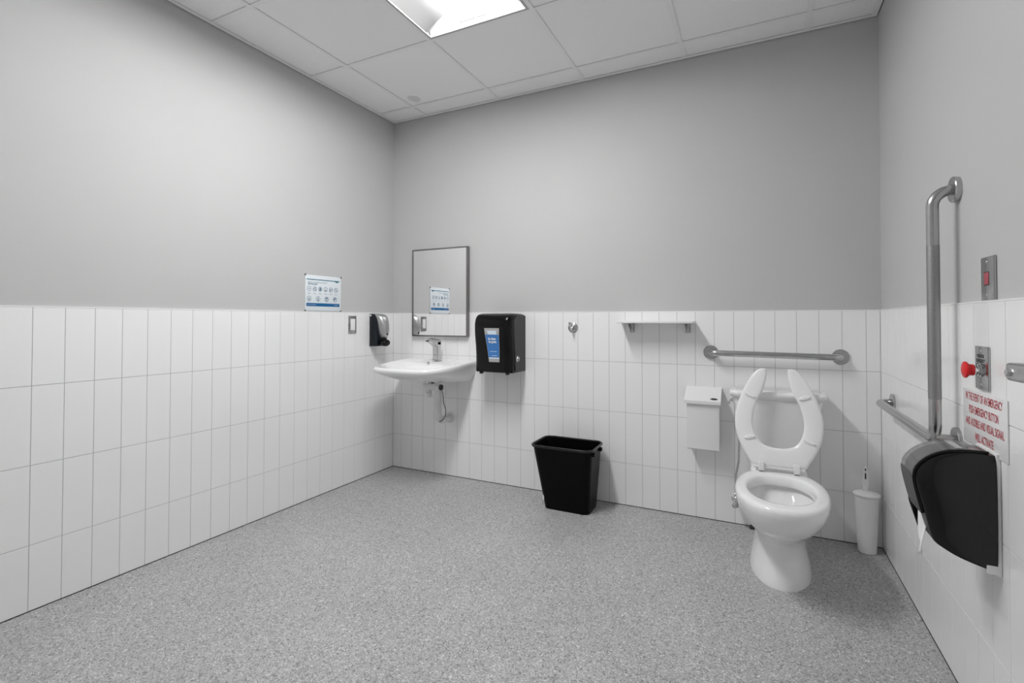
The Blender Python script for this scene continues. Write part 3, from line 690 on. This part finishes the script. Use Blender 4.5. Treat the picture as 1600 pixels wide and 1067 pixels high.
bm = bmesh.new(); tube(bm, catmull([(.549, PY, .636), (.556, PY+.005, .60), (.560, PY+.01, .54), (.568, PY+.02, .50), (.566, PY+.02, .455), (.552, PY+.01, .425), (.532, PY-.0, .412)], 5), .0035, 8); obj('tie_cord', bm, M['frame'], pt, label='thin dark cord looped behind the trap')
bm = bmesh.new(); tube(bm, [(.475, PY-.0, .690), (.475, PY, .672)], .012, 14); obj('brace', bm, M['dark'], pt)

# ================================================================== LEFT WALL: poster, switch, soap
po = thing('handwashing_poster', 'white and blue laminated hand washing poster on the left wall', 'poster', (-.006, -.673, 1.285))
LP = lambda u, v, w_: (w_-.006, u, v)
pu0, pu1, pv0, pv1 = -.823, -.532, 1.172, 1.396
obj('board', sheet(bmesh.new(), LP, pu0, pu1, pv0, pv1, .0003, .0035, .0006), M['white_p'], po)
PU = lambda s: pu0+(pu1-pu0)*s
PV = lambda s: pv0+(pv1-pv0)*s
obj('blue_band', sheet(bmesh.new(), LP, PU(.03), PU(.955), PV(.125), PV(.215), .0035, .0040), M['blue'], po, smooth=False)
bm = bmesh.new(); prism(bm, [(PU(.03), PV(.865)), (PU(.80), PV(.865)), (PU(.88), PV(.825)), (PU(.93), PV(.865)), (PU(.955), PV(.865)), (PU(.955), PV(.888)), (PU(.03), PV(.888))], LP, .0035, .0040); obj('teal_rule', bm, M['teal'], po, smooth=False)
text('REDUCE THE SPREAD OF COVID-19.', .011, LP, PU(.06), PV(.795), .0042, M['ink'], po, width=.54*(pu1-pu0), align='LEFT')
text('WASH YOUR HANDS.', .012, LP, PU(.06), PV(.745), .0042, M['teal'], po, width=.26*(pu1-pu0), align='LEFT', bold=.0003)
def icon(u, v, r, kind):
    bm = bmesh.new(); n = 20; R1 = []
    for k in range(n):
        a = 2*PI*k/n; R1.append([LP(u+rr*math.cos(a), v+rr*math.sin(a), ww) for rr, ww in ((r, .0036), (r, .0042), (r*.84, .0042), (r*.84, .0036))])
    R1.append(R1[0]); loft(bm, R1, False, False)
    shapes = {0: [[(-.5, -.1), (.5, -.1), (.3, .15), (-.3, .15)]], 1: [[(-.6, -.5), (-.1, -.1), (.5, .6), (.1, .6), (-.6, -.1)], [(.1, -.6), (.6, -.5), (.6, 0), (.3, -.1)]],
              2: [[(-.55, -.6), (.5, -.6), (.6, .2), (.1, .7), (-.4, .5)]], 3: [[(-.5, -.6), (.5, -.6), (.3, -.2), (-.3, -.2)], [(-.2, .1), (.2, .1), (0, .5)]],
              4: [[(-.6, -.5), (-.1, -.6), (-.2, .6), (-.5, .3)], [(.4, -.4), (.65, -.1), (.3, .6), (.2, .4)]], 5: [[(-.6, -.1), (-.3, .6), (-.1, .6), (-.4, -.4)], [(.3, -.6), (.6, -.2), (.4, .2), (.1, -.4)]],
              6: [[(-.35, -.7), (-.15, -.7), (-.1, .3), (-.4, .2)], [(.15, -.7), (.35, -.7), (.4, .2), (.1, .3)]], 7: [[(-.15, -.7), (.3, -.7), (.2, .5), (-.2, .4)]],
              8: [[(-.7, .1), (.7, .1), (.4, .65), (-.4, .65)], [(-.6, -.3), (.6, -.3), (.3, -.6), (-.3, -.6)]], 9: [[(-.7, -.1), (-.3, -.5), (.3, .1), (.6, .3), (.1, .7), (-.5, .5)]]}
    for s in shapes[kind]: prism(bm, [(u+a*r, v+b*r) for a, b in s], LP, .0036, .0041)
    obj('icon', bm, M['ink'], po, smooth=False)
    return
for k in range(6): icon(PU(.10+.15*k), PV(.615), .0155, k)
for k in range(6): obj('caption', sheet(bmesh.new(), LP, PU(.065+.15*k), PU(.135+.15*k), PV(.475), PV(.495), .0035, .0040), M['ink_light'], po, smooth=False)
for k in range(4): icon(PU(.10+.24*k), PV(.335), .0165, 6+k)
text('CANADA.CA/CORONAVIRUS', .007, LP, PU(.05), PV(.17), .0043, M['label_pale'], po, width=.24*(pu1-pu0), align='LEFT')
text('Canada', .010, LP, PU(.85), PV(.17), .0043, M['label_pale'], po, width=.1*(pu1-pu0))
for u, v in ((.0, 1.), (1., 1.), (.0, .0), (1., .0)):
    bm = bmesh.new(); lathe(bm, [(.007, 0), (.007, .0042), (.005, .0055)], LP(PU(u), PV(v), .0), (1, 0, 0), 14); obj('corner_clip', bm, M['steel'], po)

sw = thing('light_switch', 'steel light switch plate with white rocker on the left tiles', 'light switch', (0, -.4315, 1.082))
obj('plate', sheet(bmesh.new(), LEFT, -.468, -.396, 1.022, 1.142, 0, .006, .002), M['steel'], sw)
obj('rocker', sheet(bmesh.new(), LEFT, -.452, -.411, 1.043, 1.121, .0055, .010, .0015), M['plastic'], sw)
screws(LEFT, ((-.432, 1.131), (-.432, 1.033)), .006, sw, .003)

so = thing('soap_dispenser', 'black and silver push soap dispenser on the left wall tiles', 'soap dispenser', (0, -.21, 1.04))
sy0, sy1 = -.262, -.158; sm = (sy0+sy1)/2
SP = lambda u, v, w_: (u, w_, v)
obj('back_shell', prism(bmesh.new(), catmull([(0, 1.156), (.03, 1.156), (.05, 1.147), (.063, 1.12), (.069, 1.07), (.072, 1.01), (.072, .96), (.070, .927)], 3)+[(0, .925)], SP, sy0, sy1, .003, 2), M['navy'], so, angle=35)
rs = []
hoodp = [(1.158, .020, .080), (1.157, .045, .088), (1.150, .070, .094), (1.135, .087, .096), (1.11, .098, .094), (1.08, .106, .088), (1.05, .110, .080), (1.02, .109, .068), (1.00, .105, .054), (.988, .099, .036), (.984, .095, .018)]
for v, u, wd in hoodp:
    u += .012; hw = wd/2; rs.append([(u-.055+.055*math.sqrt(max(0, 1-(q/1.0)**4))+0*u, sm+hw*q, v) for q in (-1, -.9, -.7, -.45, -.2, 0, .2, .45, .7, .9, 1)]+[(max(.01, u-.06), sm+hw*q, v) for q in (.9, 0, -.9)])
bm = bmesh.new(); loft(bm, rs); obj('silver_hood', bm, M['silver'], so, angle=60)
bm = bmesh.new(); lathe(bm, [(.008, 0), (.008, .002)], (.1195, sm, 1.012), (1, 0, .0), 16); obj('sight_hole', bm, M['dark'], so)
obj('push_lever', loft(bmesh.new(), [[(x, sm+a*math.cos(2*PI*k/24), .950+b*math.sin(2*PI*k/24)) for k in range(24)] for x, a, b in ((.060, .034, .023), (.095, .036, .025), (.114, .036, .025), (.121, .030, .020), (.123, .018, .010))]), M['black'], so)
bm = bmesh.new(); lathe(bm, [(.007, 0), (.007, .001)], (.012, sy0, 1.146), (0, -1, 0), 12); obj('key_lock', bm, M['plastic'], so)
